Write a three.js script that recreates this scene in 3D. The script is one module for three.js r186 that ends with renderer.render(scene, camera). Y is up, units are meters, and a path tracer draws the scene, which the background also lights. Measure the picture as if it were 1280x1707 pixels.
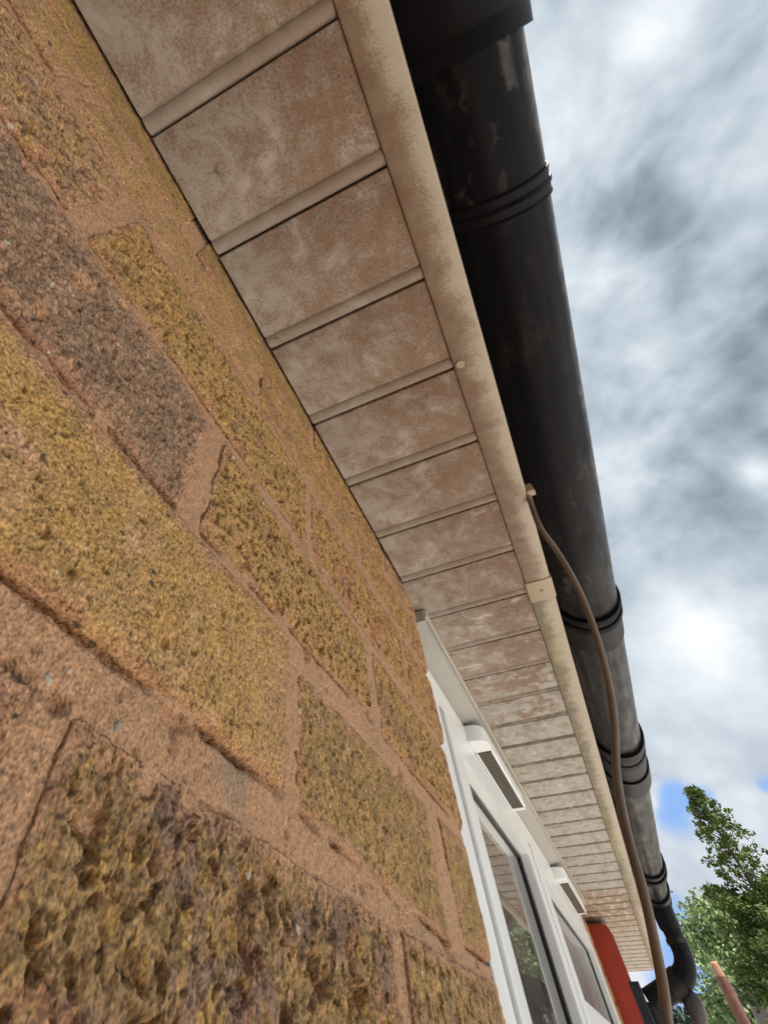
import * as THREE from 'three';
import { ImprovedNoise } from 'three/addons/math/ImprovedNoise.js';
import { mergeGeometries } from 'three/addons/utils/BufferGeometryUtils.js';

// ---------------------------------------------------------------- noise helpers
function rng(seed) { let a = seed >>> 0; return () => { a = (a + 0x6D2B79F5) | 0; let t = Math.imul(a ^ (a >>> 15), 1 | a); t = (t + Math.imul(t ^ (t >>> 7), 61 | t)) ^ t; return ((t ^ (t >>> 14)) >>> 0) / 4294967296; }; }
const PERM = new Uint16Array(2048), GX = new Float32Array(1024), GY = new Float32Array(1024);
{ const r = rng(7), p = [...Array(1024).keys()]; for (let i = 1023; i > 0; i--) { const j = Math.floor(r() * (i + 1)); [p[i], p[j]] = [p[j], p[i]]; } for (let i = 0; i < 2048; i++) PERM[i] = p[i & 1023]; for (let i = 0; i < 1024; i++) { const a = r() * 6.28318; GX[i] = Math.cos(a); GY[i] = Math.sin(a); } }
function noise(x, y) {                       // gradient noise, about -0.7 .. 0.7
  const xi = Math.floor(x), yi = Math.floor(y), fx = x - xi, fy = y - yi, X = xi & 1023, Y = yi & 1023, X1 = (X + 1) & 1023, Y1 = (Y + 1) & 1023;
  const u = fx * fx * fx * (fx * (fx * 6 - 15) + 10), v = fy * fy * fy * (fy * (fy * 6 - 15) + 10);
  const a = PERM[PERM[X] + Y], b = PERM[PERM[X1] + Y], c = PERM[PERM[X] + Y1], d = PERM[PERM[X1] + Y1];
  const n0 = GX[a] * fx + GY[a] * fy, n1 = GX[b] * (fx - 1) + GY[b] * fy, n2 = GX[c] * fx + GY[c] * (fy - 1), n3 = GX[d] * (fx - 1) + GY[d] * (fy - 1);
  return (n0 + (n1 - n0) * u) + ((n2 + (n3 - n2) * u) - (n0 + (n1 - n0) * u)) * v;
}
function fbm(x, y, o = 4, g = 0.5) { let s = 0, a = 1, t = 0; for (let i = 0; i < o; i++) { s += a * noise(x + i * 37.3, y - i * 19.7); t += a; a *= g; x *= 2.03; y *= 2.03; } return s / t * 1.5; }
const hash = (i, j, k = 0) => PERM[PERM[(PERM[i & 1023] + j) & 1023] + (k & 1023)] / 1024;
const clamp = (v, a = 0, b = 1) => v < a ? a : v > b ? b : v;
const sstep = (a, b, v) => { const t = clamp((v - a) / (b - a)); return t * t * (3 - 2 * t); };
const lerp = (a, b, t) => a + (b - a) * t;
const mix3 = (a, b, t) => [lerp(a[0], b[0], t), lerp(a[1], b[1], t), lerp(a[2], b[2], t)];
const RAD = Math.PI / 180;

// ---------------------------------------------------------------- camera, sky, sun, exposure
const EYE = 1.9;                             // lens height over the paving; the eave is measured from the lens: X out from the wall, Y up, Z along the eave (= -z)
const scene = new THREE.Scene();
const camera = new THREE.PerspectiveCamera(2 * Math.atan(853.5 / 693) / RAD, 767 / 1024, 0.01, 2000);
{
  const l = [0.438357, 0.7694707, 0.46449756], n = [0.89879452, -0.3733244, -0.22977663], u = [0.00339811, -0.51821205, 0.85524542];
  const ax = (k, s) => new THREE.Vector3(n[k], u[k], -l[k]).multiplyScalar(s);
  camera.quaternion.setFromRotationMatrix(new THREE.Matrix4().makeBasis(ax(0, 1), ax(1, -1), ax(2, -1)));
  camera.position.set(0, EYE, 0);
  camera.setViewOffset(1280, 1707, 134, 164, 1280, 1707);
  camera.focus = 0.55; camera.userData.fStop = 48;
  camera.updateProjectionMatrix();
}
const renderer = new THREE.WebGLRenderer({ antialias: true });
renderer.toneMapping = THREE.LinearToneMapping;
renderer.toneMappingExposure = 2.3;
renderer.shadowMap.enabled = true;

const sun = new THREE.DirectionalLight(new THREE.Color(1, 0.955, 0.89), 5);
{ const el = 66 * RAD, az = 100 * RAD; sun.position.set(Math.cos(el) * Math.sin(az) * 60, Math.sin(el) * 60, -Math.cos(el) * Math.cos(az) * 60); }
sun.castShadow = true; sun.shadow.radius = 6; sun.shadow.mapSize.set(2048, 2048);
Object.assign(sun.shadow.camera, { left: -30, right: 30, top: 30, bottom: -30, near: 1, far: 160 });
scene.add(sun); scene.add(sun.target);

{ // broken grey cloud with a few blue gaps low down; [azimuth, elevation, radius] in degrees from the eave's direction
  const W = 3072, H = 1536, data = new Float32Array(W * H * 4);
  const TONE = [[55, 51, 5.2, -1], [38, 38.5, 5, -1], [28, 30.5, 5.5, -1], [69.8, 55, 5, -0.45], [50, 41, 4, -0.7], [82, 56.5, 3.2, 1.3], [47, 53.5, 3.6, 0.6], [23.6, 37.6, 4, 0.6], [33.5, 32, 1.5, 1.5], [19.5, 25.2, 3.4, 0.9], [17, 21.5, 3.4, 0.6], [68.4, 62, 4, 0.35], [36, 44, 3, 0.45], [16, 30, 3, -0.3], [22, 18, 3, -0.35]];
  const BLUE = [[7.4, 12.4, 1.3], [8.6, 13.9, 0.9], [10.8, 13.3, 0.75], [4.4, 6.4, 1.2], [14.9, 13.2, 0.6], [1.8, 4.2, 1.4], [3.2, 9.5, 0.5]];
  const vec = (a, e) => [Math.cos(e * RAD) * Math.sin(a * RAD), Math.sin(e * RAD), -Math.cos(e * RAD) * Math.cos(a * RAD)];
  const T = TONE.map(b => [...vec(b[0], b[1]), b[2] * RAD, b[3]]), B = BLUE.map(b => [...vec(b[0], b[1]), b[2] * RAD]);
  const N3 = new ImprovedNoise(), f3 = (x, y, z, o) => { let s = 0, a = 1, t = 0; for (let i = 0; i < o; i++) { s += a * N3.noise(x + 200 + i * 17.3, y + 200, z + 200); t += a; a *= 0.58; x *= 2.05; y *= 2.05; z *= 2.05; } return s / t * 1.5; };
  for (let j = 0; j < H; j++) {
    const el = (j + 0.5) / H * Math.PI - Math.PI / 2, sy = Math.sin(el), cy = Math.cos(el);
    for (let i = 0; i < W; i++) {
      const k = (j * W + i) * 4; data[k + 3] = 1;
      if (sy < -0.03) { data[k] = 0.20; data[k + 1] = 0.205; data[k + 2] = 0.20; continue; }
      const ph = ((i + 0.5) / W - 0.5) * 2 * Math.PI, dx = cy * Math.cos(ph), dz = cy * Math.sin(ph);
      const up = sy * 1.5, w = [f3(dx * 3 + 9, up * 3, dz * 3, 2), f3(dx * 3 - 31, up * 3 + 5, dz * 3, 2)], X = dx + w[0] * 0.04, Y = up + w[1] * 0.04, Zz = dz - w[0] * 0.03;
      const big = f3(X * 2.1, Y * 2.1, Zz * 2.1, 3), fine = f3(X * 5.2 + 50, Y * 5.2, Zz * 5.2, 4), fz = f3(X * 13 + 7, Y * 13, Zz * 13 + 3, 5);
      const fold = 0.22 - Math.abs(f3(X * 6.5 + 21, Y * 6.5, Zz * 6.5 + 60, 4));
      let tone = big * 0.55 + fine * 0.62 + fz * 0.42 + 0.3 * fold, gap = f3(X * 3.1 + 80, Y * 3.1, Zz * 3.1 - 20, 4) - 0.75;
      const ang = (b) => { const c = dx * b[0] + sy * b[1] + dz * b[2]; return c > 0.9 ? Math.acos(Math.min(1, c)) / b[3] : 9; };
      for (const b of T) { const a = ang(b) * (1 + fine * 0.6); if (a < 2.5) tone += b[4] * 0.8 * Math.exp(-a * a * 0.9); }
      for (const b of B) { const a = ang(b) * (1 + fine * 0.4 + fz * 0.7); if (a < 3) gap += 1.55 * Math.exp(-a * a * 0.36); }
      const bl = sstep(-0.1, 1.05, gap + (fine * 0.3 + fz * 1.1) * sstep(-0.5, 0.3, gap)), low = sstep(0.35, 0.0, sy);
      const L = 0.298 * (1 + 0.46 * tone + 0.1 * low) , wt = clamp(tone, -0.8, 0.8);
      const c = [L * (0.885 + 0.10 * wt + low * 0.05), L * (0.995 + 0.03 * wt), L * (1.10 - 0.05 * wt)];
      const s = [0.09, 0.20, 0.42];
      for (let m = 0; m < 3; m++) data[k + m] = Math.max(0.04, lerp(c[m], s[m], bl * 0.8));
    }
  }
  const sky = new THREE.DataTexture(data, W, H, THREE.RGBAFormat, THREE.FloatType);
  sky.mapping = THREE.EquirectangularReflectionMapping; sky.magFilter = THREE.LinearFilter; sky.minFilter = THREE.LinearFilter; sky.needsUpdate = true;
  scene.background = sky; scene.environment = sky;
}
console.log('sky', Math.round(performance.now()));

// ---------------------------------------------------------------- builders
const LUT = new Uint8Array(4097); for (let i = 0; i <= 4096; i++) { const v = i / 4096; LUT[i] = Math.round(255 * (v <= 0.0031308 ? v * 12.92 : 1.055 * Math.pow(v, 1 / 2.4) - 0.055)); }
function colourTexture(w, h, fn) {           // fn(u, v, out) writes linear colour
  const d = new Uint8Array(w * h * 4), o = [0, 0, 0];
  for (let j = 0; j < h; j++) for (let i = 0; i < w; i++) { fn((i + 0.5) / w, (j + 0.5) / h, o); const k = (j * w + i) * 4; for (let m = 0; m < 3; m++) d[k + m] = LUT[Math.round(clamp(o[m]) * 4096)]; d[k + 3] = 255; }
  const t = new THREE.DataTexture(d, w, h); t.colorSpace = THREE.SRGBColorSpace; return finish(t);
}
function greyTexture(w, h, fn) {
  const d = new Uint8Array(w * h * 4);
  for (let j = 0; j < h; j++) for (let i = 0; i < w; i++) { const k = (j * w + i) * 4, v = Math.round(255 * clamp(fn((i + 0.5) / w, (j + 0.5) / h))); d[k] = d[k + 1] = d[k + 2] = v; d[k + 3] = 255; }
  return finish(new THREE.DataTexture(d, w, h));
}
function finish(t) { t.magFilter = THREE.LinearFilter; t.minFilter = THREE.LinearMipmapLinearFilter; t.generateMipmaps = true; t.wrapS = t.wrapT = THREE.RepeatWrapping; t.anisotropy = 8; t.needsUpdate = true; return t; }
function tile(P, fn) { return (x, y) => { const a = sstep(0, 1, x / P), b = sstep(0, 1, y / P); return lerp(lerp(fn(x, y), fn(x - P, y), a), lerp(fn(x, y - P), fn(x - P, y - P), a), b); }; }   // repeats without a seam
const mat = (rgb, roughness = 0.6, extra = {}) => new THREE.MeshPhysicalMaterial({ color: new THREE.Color().setRGB(...rgb), roughness, side: THREE.DoubleSide, ...extra });

const taken = {};
const numbered = (n) => { const k = taken[n] = (taken[n] ?? -1) + 1; return k ? `${n}_${String(k).padStart(3, '0')}` : n; };
function shade(o) { o.castShadow = o.receiveShadow = true; return o; }
function thing(name, label, category, group) { const g = new THREE.Group(); g.name = numbered(name); g.userData = { label, category }; if (group) g.userData.group = group; g.position.y = EYE; scene.add(g); return g; }
function part(name, geometry, material, parent, label) { const m = shade(new THREE.Mesh(geometry, material)); m.name = name; if (label) m.userData.label = label; parent.add(m); return m; }
function structure(name, geometry, material) { const m = shade(new THREE.Mesh(geometry, material)); m.name = name; m.userData = { kind: 'structure' }; scene.add(m); return m; }
function geo(pos, idx, uv, normals) {
  const g = new THREE.BufferGeometry(); g.setAttribute('position', new THREE.Float32BufferAttribute(pos, 3)); if (uv) g.setAttribute('uv', new THREE.Float32BufferAttribute(uv, 2)); if (idx) g.setIndex(idx);
  if (normals) g.setAttribute('normal', new THREE.Float32BufferAttribute(normals, 3)); else g.computeVertexNormals(); return g;
}
// box with chamfered edges between eave coordinates
function box(X0, X1, Y0, Y1, Z0, Z1, ch = 0.002) {
  const s = new THREE.Shape(), w = X1 - X0, h = Y1 - Y0, c = Math.min(ch, w / 3, h / 3, (Z1 - Z0) / 3);
  s.moveTo(c, c); s.lineTo(w - c, c); s.lineTo(w - c, h - c); s.lineTo(c, h - c); s.closePath();
  const g = new THREE.ExtrudeGeometry(s, { depth: Z1 - Z0 - 2 * c, bevelEnabled: true, bevelThickness: c, bevelSize: c, bevelSegments: 2, steps: 1 });
  g.translate(X0, Y0, -Z1 + c); return g;
}
// closed section swept along one axis. along = 'x' : section [Z, Y]; along = 'z' : section [X, Y]. uv = (Z, X) in metres
function sweep(section, a0, a1, along, steps = 1, soft = 0.7) {
  const n = section.length, pos = [], uv = [], nor = [];
  const N = section.map((p, i) => { const q = section[(i + 1) % n], dx = q[0] - p[0], dy = q[1] - p[1], l = Math.hypot(dx, dy) || 1; return [dy / l, -dx / l]; });
  let area = 0; section.forEach((p, i) => { const q = section[(i + 1) % n]; area += p[0] * q[1] - q[0] * p[1]; }); const sg = area > 0 ? 1 : -1;
  const nv = (i, e) => { const a = N[i], b = N[(e + n) % n]; return a[0] * b[0] + a[1] * b[1] > soft ? [(a[0] + b[0]) / 2, (a[1] + b[1]) / 2] : a; };
  const put = (p, a, m) => {
    const [s, y] = p, X = along === 'x' ? a : s, Z = along === 'x' ? s : a; pos.push(X, y, -Z); uv.push(Z, X);
    const l = Math.hypot(m[0], m[1]) * sg || 1; along === 'x' ? nor.push(0, m[1] / l, -m[0] / l) : nor.push(m[0] / l, m[1] / l, 0);
  };
  for (let i = 0; i < n; i++) {
    const p = section[i], q = section[(i + 1) % n], np = nv(i, i - 1), nq = nv(i, i + 1);
    for (let k = 0; k < steps; k++) { const b0 = lerp(a0, a1, k / steps), b1 = lerp(a0, a1, (k + 1) / steps); put(p, b0, np); put(q, b0, nq); put(q, b1, nq); put(p, b0, np); put(q, b1, nq); put(p, b1, np); }
  }
  const tri = THREE.ShapeUtils.triangulateShape(section.map(p => new THREE.Vector2(p[0], p[1])), []);
  for (const [a, s] of [[a0, -1], [a1, 1]]) for (const t of tri) for (const i of t) { const [x, y] = section[i]; const X = along === 'x' ? a : x, Z = along === 'x' ? x : a; pos.push(X, y, -Z); uv.push(Z, X); along === 'x' ? nor.push(s, 0, 0) : nor.push(0, 0, -s); }
  for (let i = 0; i < pos.length; i += 9) {            // wind every face to agree with its normal
    const ax = pos[i + 3] - pos[i], ay = pos[i + 4] - pos[i + 1], az = pos[i + 5] - pos[i + 2], bx = pos[i + 6] - pos[i], by = pos[i + 7] - pos[i + 1], bz = pos[i + 8] - pos[i + 2];
    if ((ay * bz - az * by) * nor[i] + (az * bx - ax * bz) * nor[i + 1] + (ax * by - ay * bx) * nor[i + 2] < 0) { for (const [a, w, o] of [[pos, 3, i], [nor, 3, i], [uv, 2, i / 3 * 2]]) for (let m = 0; m < w; m++) { const t = a[o + w + m]; a[o + w + m] = a[o + 2 * w + m]; a[o + 2 * w + m] = t; } }
  }
  return geo(pos, null, uv, nor);
}
function tube(points, r, seg = 64, rad = 12) { return new THREE.TubeGeometry(new THREE.CatmullRomCurve3(points.map(p => new THREE.Vector3(p[0], p[1], -p[2])), false, 'centripetal'), seg, r, rad, false); }

// ---------------------------------------------------------------- ground
{
  const t = colourTexture(1024, 1024, (() => { const f = tile(1, (x, y) => fbm(x * 6, y * 6, 5)), g = tile(1, (x, y) => noise(x * 180, y * 180)); return (u, v, o) => { const k = 1 + f(u, v) * 0.25 + g(u, v) * 0.3; o[0] = 0.46 * k; o[1] = 0.435 * k; o[2] = 0.40 * k; }; })());
  t.repeat.set(120, 120);
  const g = new THREE.PlaneGeometry(600, 600); g.rotateX(-Math.PI / 2);
  structure('ground', g, mat([1, 1, 1], 0.9, { map: t }));
}

// ---------------------------------------------------------------- brick wall
const WZ0 = -0.30, WZ1 = 0.70, WY0 = -0.03, WY1 = 0.47;   // stretch of wall with its own colour map
// z0, z1, bottom at z0 and z1, top at z0 and z1, kind, main colour, second colour, roughness of relief in metres, edge roundness
const OCH = [0.40, 0.238, 0.085], GRN = [0.31, 0.195, 0.075], TAN = [0.40, 0.24, 0.118], PUR = [0.275, 0.17, 0.105], BRN = [0.26, 0.15, 0.09], RED = [0.34, 0.15, 0.09], PNK = [0.48, 0.27, 0.17], DRK = [0.09, 0.065, 0.05], GOLD = [0.46, 0.27, 0.06];
const NEAR = [
  [-0.165, 0.078, -0.014, -0.012, 0.060, 0.058, 'lump', GRN, BRN, 0.0045, 0.008],
  [0.096, 0.362, -0.013, -0.012, 0.058, 0.052, 'lump', [0.30, 0.185, 0.08], [0.21, 0.13, 0.09], 0.0066, 0.012],
  [0.382, 0.622, -0.012, -0.010, 0.052, 0.052, 'rough', GRN, BRN, 0.0030, 0.008],
  [-0.29, -0.025, 0.080, 0.080, 0.147, 0.147, 'smooth', OCH, TAN, 0.0010, 0.004],
  [-0.012, 0.225, 0.080, 0.076, 0.146, 0.149, 'smooth', OCH, TAN, 0.0010, 0.0045],
  [0.241, 0.500, 0.074, 0.062, 0.137, 0.141, 'grain', GRN, OCH, 0.0013, 0.005],
  [0.545, 0.643, 0.066, 0.066, 0.141, 0.141, 'grain', GRN, OCH, 0.0016, 0.005],
  [-0.29, -0.165, 0.155, 0.155, 0.232, 0.232, 'grain', PUR, BRN, 0.0016, 0.005],
  [-0.147, 0.103, 0.156, 0.153, 0.233, 0.231, 'grain', PUR, [0.25, 0.165, 0.105], 0.0020, 0.007],
  [0.124, 0.376, 0.156, 0.162, 0.231, 0.229, 'rough', OCH, GRN, 0.0030, 0.008],
  [0.398, 0.655, 0.160, 0.157, 0.229, 0.229, 'rough', OCH, BRN, 0.0028, 0.006],
  [-0.29, -0.036, 0.243, 0.243, 0.324, 0.324, 'rough', TAN, PUR, 0.0020, 0.007],
  [-0.019, 0.251, 0.243, 0.245, 0.324, 0.323, 'rough', OCH, GRN, 0.0030, 0.007],
  [0.264, 0.530, 0.244, 0.244, 0.322, 0.320, 'rough', OCH, RED, 0.0030, 0.006],
  [0.544, 0.672, 0.244, 0.244, 0.320, 0.320, 'rough', OCH, RED, 0.0028, 0.006],
  [-0.29, -0.112, 0.340, 0.338, 0.396, 0.396, 'smooth', TAN, GRN, 0.0016, 0.006],
  [-0.098, 0.143, 0.338, 0.335, 0.396, 0.396, 'smooth', TAN, GRN, 0.0020, 0.007],
  [0.150, 0.398, 0.336, 0.336, 0.397, 0.397, 'grain', OCH, BRN, 0.0016, 0.006],
  [0.410, 0.676, 0.336, 0.334, 0.397, 0.397, 'rough', OCH, RED, 0.0022, 0.006],
  [-0.29, -0.005, 0.406, 0.406, 0.466, 0.466, 'smooth', GRN, BRN, 0.0016, 0.006],
  [0.022, 0.262, 0.406, 0.406, 0.466, 0.466, 'smooth', GRN, BRN, 0.0018, 0.006],
  [0.276, 0.516, 0.406, 0.406, 0.466, 0.466, 'rough', OCH, BRN, 0.0020, 0.006],
  [0.530, 0.676, 0.406, 0.406, 0.466, 0.466, 'rough', TAN, BRN, 0.0022, 0.006],
].map((b, id) => ({ id, z0: b[0], z1: b[1], b0: b[2], b1: b[3], t0: b[4], t1: b[5], kind: b[6], c1: b[7], c2: b[8], amp: b[9], round: b[10], out: (hash(id, 3) - 0.5) * 0.0024, tilt: (hash(id, 8) - 0.5) * 0.016 }));
const bot = (b, z) => lerp(b.b0, b.b1, (z - b.z0) / (b.z1 - b.z0)), top = (b, z) => lerp(b.t0, b.t1, (z - b.z0) / (b.z1 - b.z0));
const inside = (b, z, y) => Math.min(z - b.z0, b.z1 - z, y - bot(b, clamp(z, b.z0, b.z1)), top(b, clamp(z, b.z0, b.z1)) - y);   // distance inside the outline, minus outside
function nearest(z, y) { let best = null, d = -1e9; for (const b of NEAR) { const e = inside(b, z, y); if (e > d) { d = e; best = b; } } return [best, d]; }
const PEBBLES = [[0.0815, 0.0619, 0.0017, 0], [0.0871, 0.0667, 0.0012, 0], [0.1127, 0.0618, 0.0015, 1], [0.2005, 0.0455, 0.0021, 0], [0.2114, 0.0525, 0.0014, 0], [0.1135, 0.1479, 0.0013, 0], [0.0212, 0.1570, 0.0012, 0], [0.262, 0.066, 0.0009, 0], [0.30, 0.150, 0.0010, 0], [0.113, 0.19, 0.0012, 1]];
function pits(x, y, cell, chance, seed, r0, r1) {        // small holes: depth 0..1
  const gx = Math.floor(x / cell), gy = Math.floor(y / cell); let m = 0;
  for (let i = -1; i <= 1; i++) for (let j = -1; j <= 1; j++) { const a = gx + i, b = gy + j; if (hash(a, b, seed) > chance) continue; const cx = (a + hash(a, b, seed + 1)) * cell, cy = (b + hash(a, b, seed + 2)) * cell, r = lerp(r0, r1, hash(a, b, seed + 3) ** 2), e = 0.6 + hash(a, b, seed + 4) * 0.9; const q = Math.hypot((x - cx) / e, (y - cy) * e) / r + noise(x * 900, y * 900) * 0.5; if (q < 1) m = Math.max(m, 1 - q * q); }
  return m;
}
const cave = (z, y, f, s, a, b) => sstep(a, b, fbm(z * f + s, y * f * 1.15, 3, 0.6));                  // sharp-edged cavities
const terrace = (v, n) => { const q = v * n, i = Math.floor(q), f = q - i; return (i + sstep(0.62, 0.95, f)) / n; };   // broken ledges
function relief(b, z, y) {                               // height of a brick's face over its own plane
  const s = b.id * 17.3; let h = 0;
  if (b.kind === 'smooth') h = -0.0010 * cave(z, y, 260, s + 31, 0.27, 0.42) + b.amp * (fbm(z * 30 + s, y * 30, 3) + 0.45 * fbm(z * 260 + s, y * 260, 2)) - 0.0035 * pits(z, y, 0.013, 0.30, b.id * 7 + 3, 0.0007, 0.0026) - 0.0012 * pits(z, y, 0.005, 0.4, b.id * 7 + 90, 0.0005, 0.0012);
  else if (b.kind === 'grain') h = b.amp * (1.2 * fbm(z * 45 + s, y * 45, 4) + 0.7 * fbm(z * 240 + s, y * 240, 2)) - 0.0022 * cave(z, y, 230, s + 31, 0.2, 0.36) - 0.0032 * pits(z, y, 0.010, 0.30, b.id * 7 + 3, 0.0007, 0.0022) - 0.0014 * pits(z, y, 0.004, 0.5, b.id * 7 + 91, 0.0005, 0.0011);
  else if (b.kind === 'rough') {
    const k = fbm(z * 24 + s, y * 40 + 7, 3);
    h = b.amp * (0.6 * k + 0.22 * fbm(z * 150 + s, y * 170, 3, 0.6)) - 0.0056 * cave(z, y, 105, s + 7, 0.20, 0.34) - 0.0042 * cave(z, y, 230, s + 31, 0.22, 0.38) - 0.005 * pits(z, y, 0.0085, 0.5, b.id * 7 + 4, 0.0008, 0.0024);
  } else {
    const w = fbm(z * 60 + s, y * 60, 3) * 0.006, z2 = z + w, y2 = y - w, k = fbm(z * 24 + s, y * 32, 3), m = sstep(-0.15, 0.3, fbm(z * 26 + s + 70, y * 30, 3));
    h = b.amp * (0.8 * terrace(k + 0.35 * fbm(z2 * 80 + s, y2 * 85, 3), 4.5) + 0.22 * fbm(z * 180 + s, y * 190, 3, 0.6)) - (0.003 + 0.006 * m) * cave(z2, y2, 52, s + 7, 0.16, 0.30) - 0.0036 * cave(z2, y2, 125, s + 31, 0.2, 0.36) - 0.0014 * cave(z, y, 280, s + 51, 0.2, 0.38) - 0.006 * pits(z2, y2, 0.018, 0.45, b.id * 7 + 5, 0.0014, 0.004);
  }
  return h;
}
function brickGeometry(b, step, depth) {
  const nz = Math.max(3, Math.round((b.z1 - b.z0) / step)), ny = Math.max(3, Math.round((b.t0 - b.b0) / step)), pos = [], uv = [], idx = [];
  const at = (i, j, back) => {
    const s = i / nz, t = j / ny; let z = lerp(b.z0, b.z1, s), y = lerp(bot(b, z), top(b, z), t);
    const ez = Math.min(z - b.z0, b.z1 - z), ey = Math.min(y - bot(b, z), top(b, z) - y), cr = 0.003 + 0.006 * hash(b.id, z - b.z0 < b.z1 - z ? 1 : 2, y - bot(b, z) < top(b, z) - y ? 1 : 2);
    let e = Math.min(ez, ey); if (ez < cr && ey < cr) e = cr - Math.hypot(cr - ez, cr - ey);
    e -= 0.0028 * fbm(z * 55 + b.id * 3, y * 55, 4, 0.65);
    const r = b.round * (0.6 + 0.9 * Math.max(0, 0.5 + fbm(z * 60 + b.id, y * 60 + 5, 2))), q = clamp(1 - e / r), low = clamp(1 - (y - bot(b, z)) / r), drop = 0.0005 * q * q + 0.0020 * low * low + Math.max(0, -e) * 0.4;
    const wob = (b.kind === 'smooth' ? 0.0012 : 0.002) * (b.z1 > 0.6 && z > b.z1 - 0.02 ? 0.3 : 1), h = relief(b, z, y);
    const X = -0.12 + b.out + b.tilt * (y - (b.b0 + b.t0) / 2) + h * (1 - 0.92 * q * q) - drop - back;
    z += fbm(z * 55 + b.id, y * 55, 3) * wob * 1.4; y += fbm(z * 55 + 70 + b.id, y * 55 + 9, 3) * wob;
    const pull = -Math.min(back + drop * 0.7, 0.006), uz = z + (X + back + drop + 0.12) * 0.7 + (Math.abs(ez) < Math.abs(ey) ? (z - b.z0 < b.z1 - z ? pull : -pull) : 0), uy = y + (Math.abs(ez) < Math.abs(ey) ? 0 : (y - bot(b, z) < top(b, z) - y ? pull : -pull));
    pos.push(X, y, -z); uv.push((uz - WZ0) / (WZ1 - WZ0), (uy - WY0) / (WY1 - WY0));
  };
  for (let j = 0; j <= ny; j++) for (let i = 0; i <= nz; i++) at(i, j, 0);
  for (let j = 0; j < ny; j++) for (let i = 0; i < nz; i++) { const a = j * (nz + 1) + i, c = a + nz + 1; idx.push(a, a + 1, c, a + 1, c + 1, c); }
  const ring = []; for (let i = 0; i < nz; i++) ring.push([i, 0]); for (let j = 0; j < ny; j++) ring.push([nz, j]); for (let i = nz; i > 0; i--) ring.push([i, ny]); for (let j = ny; j > 0; j--) ring.push([0, j]);
  const base = pos.length / 3, R = ring.length, depths = [0.0012, 0.003, 0.006, depth]; for (const d of depths) for (const [i, j] of ring) { at(i, j, d); const p = pos.length; pos[p - 3] += noise(pos[p - 1] * 300, d * 900 + pos[p - 2] * 300) * 0.0007; pos[p - 2] += noise(pos[p - 1] * 330 + 7, d * 1500 + pos[p - 2] * 330) * 0.0011; pos[p - 1] += noise(pos[p - 1] * 330 + 90, d * 1500 + pos[p - 2] * 330) * 0.0009; }
  for (let k = 0; k < ring.length; k++) { const m = (k + 1) % ring.length, a = ring[k][1] * (nz + 1) + ring[k][0], c = ring[m][1] * (nz + 1) + ring[m][0]; idx.push(a, base + k, c, c, base + k, base + m); for (let d = 0; d < 3; d++) { const e = base + d * R; idx.push(e + k, e + R + k, e + m, e + m, e + R + k, e + R + m); } }
  return geo(pos, idx, uv);
}
function mortarColour(x, y) {
  const t = sstep(0.1, 0.5, fbm(x * 22, y * 22, 4)), c = mix3([0.42, 0.243, 0.137], [0.31, 0.178, 0.10], t);
  return mix3(c, [0.40, 0.20, 0.085], 0.5 * sstep(0.1, 0.5, fbm(x * 15 + 40, y * 35, 3)));
}
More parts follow.
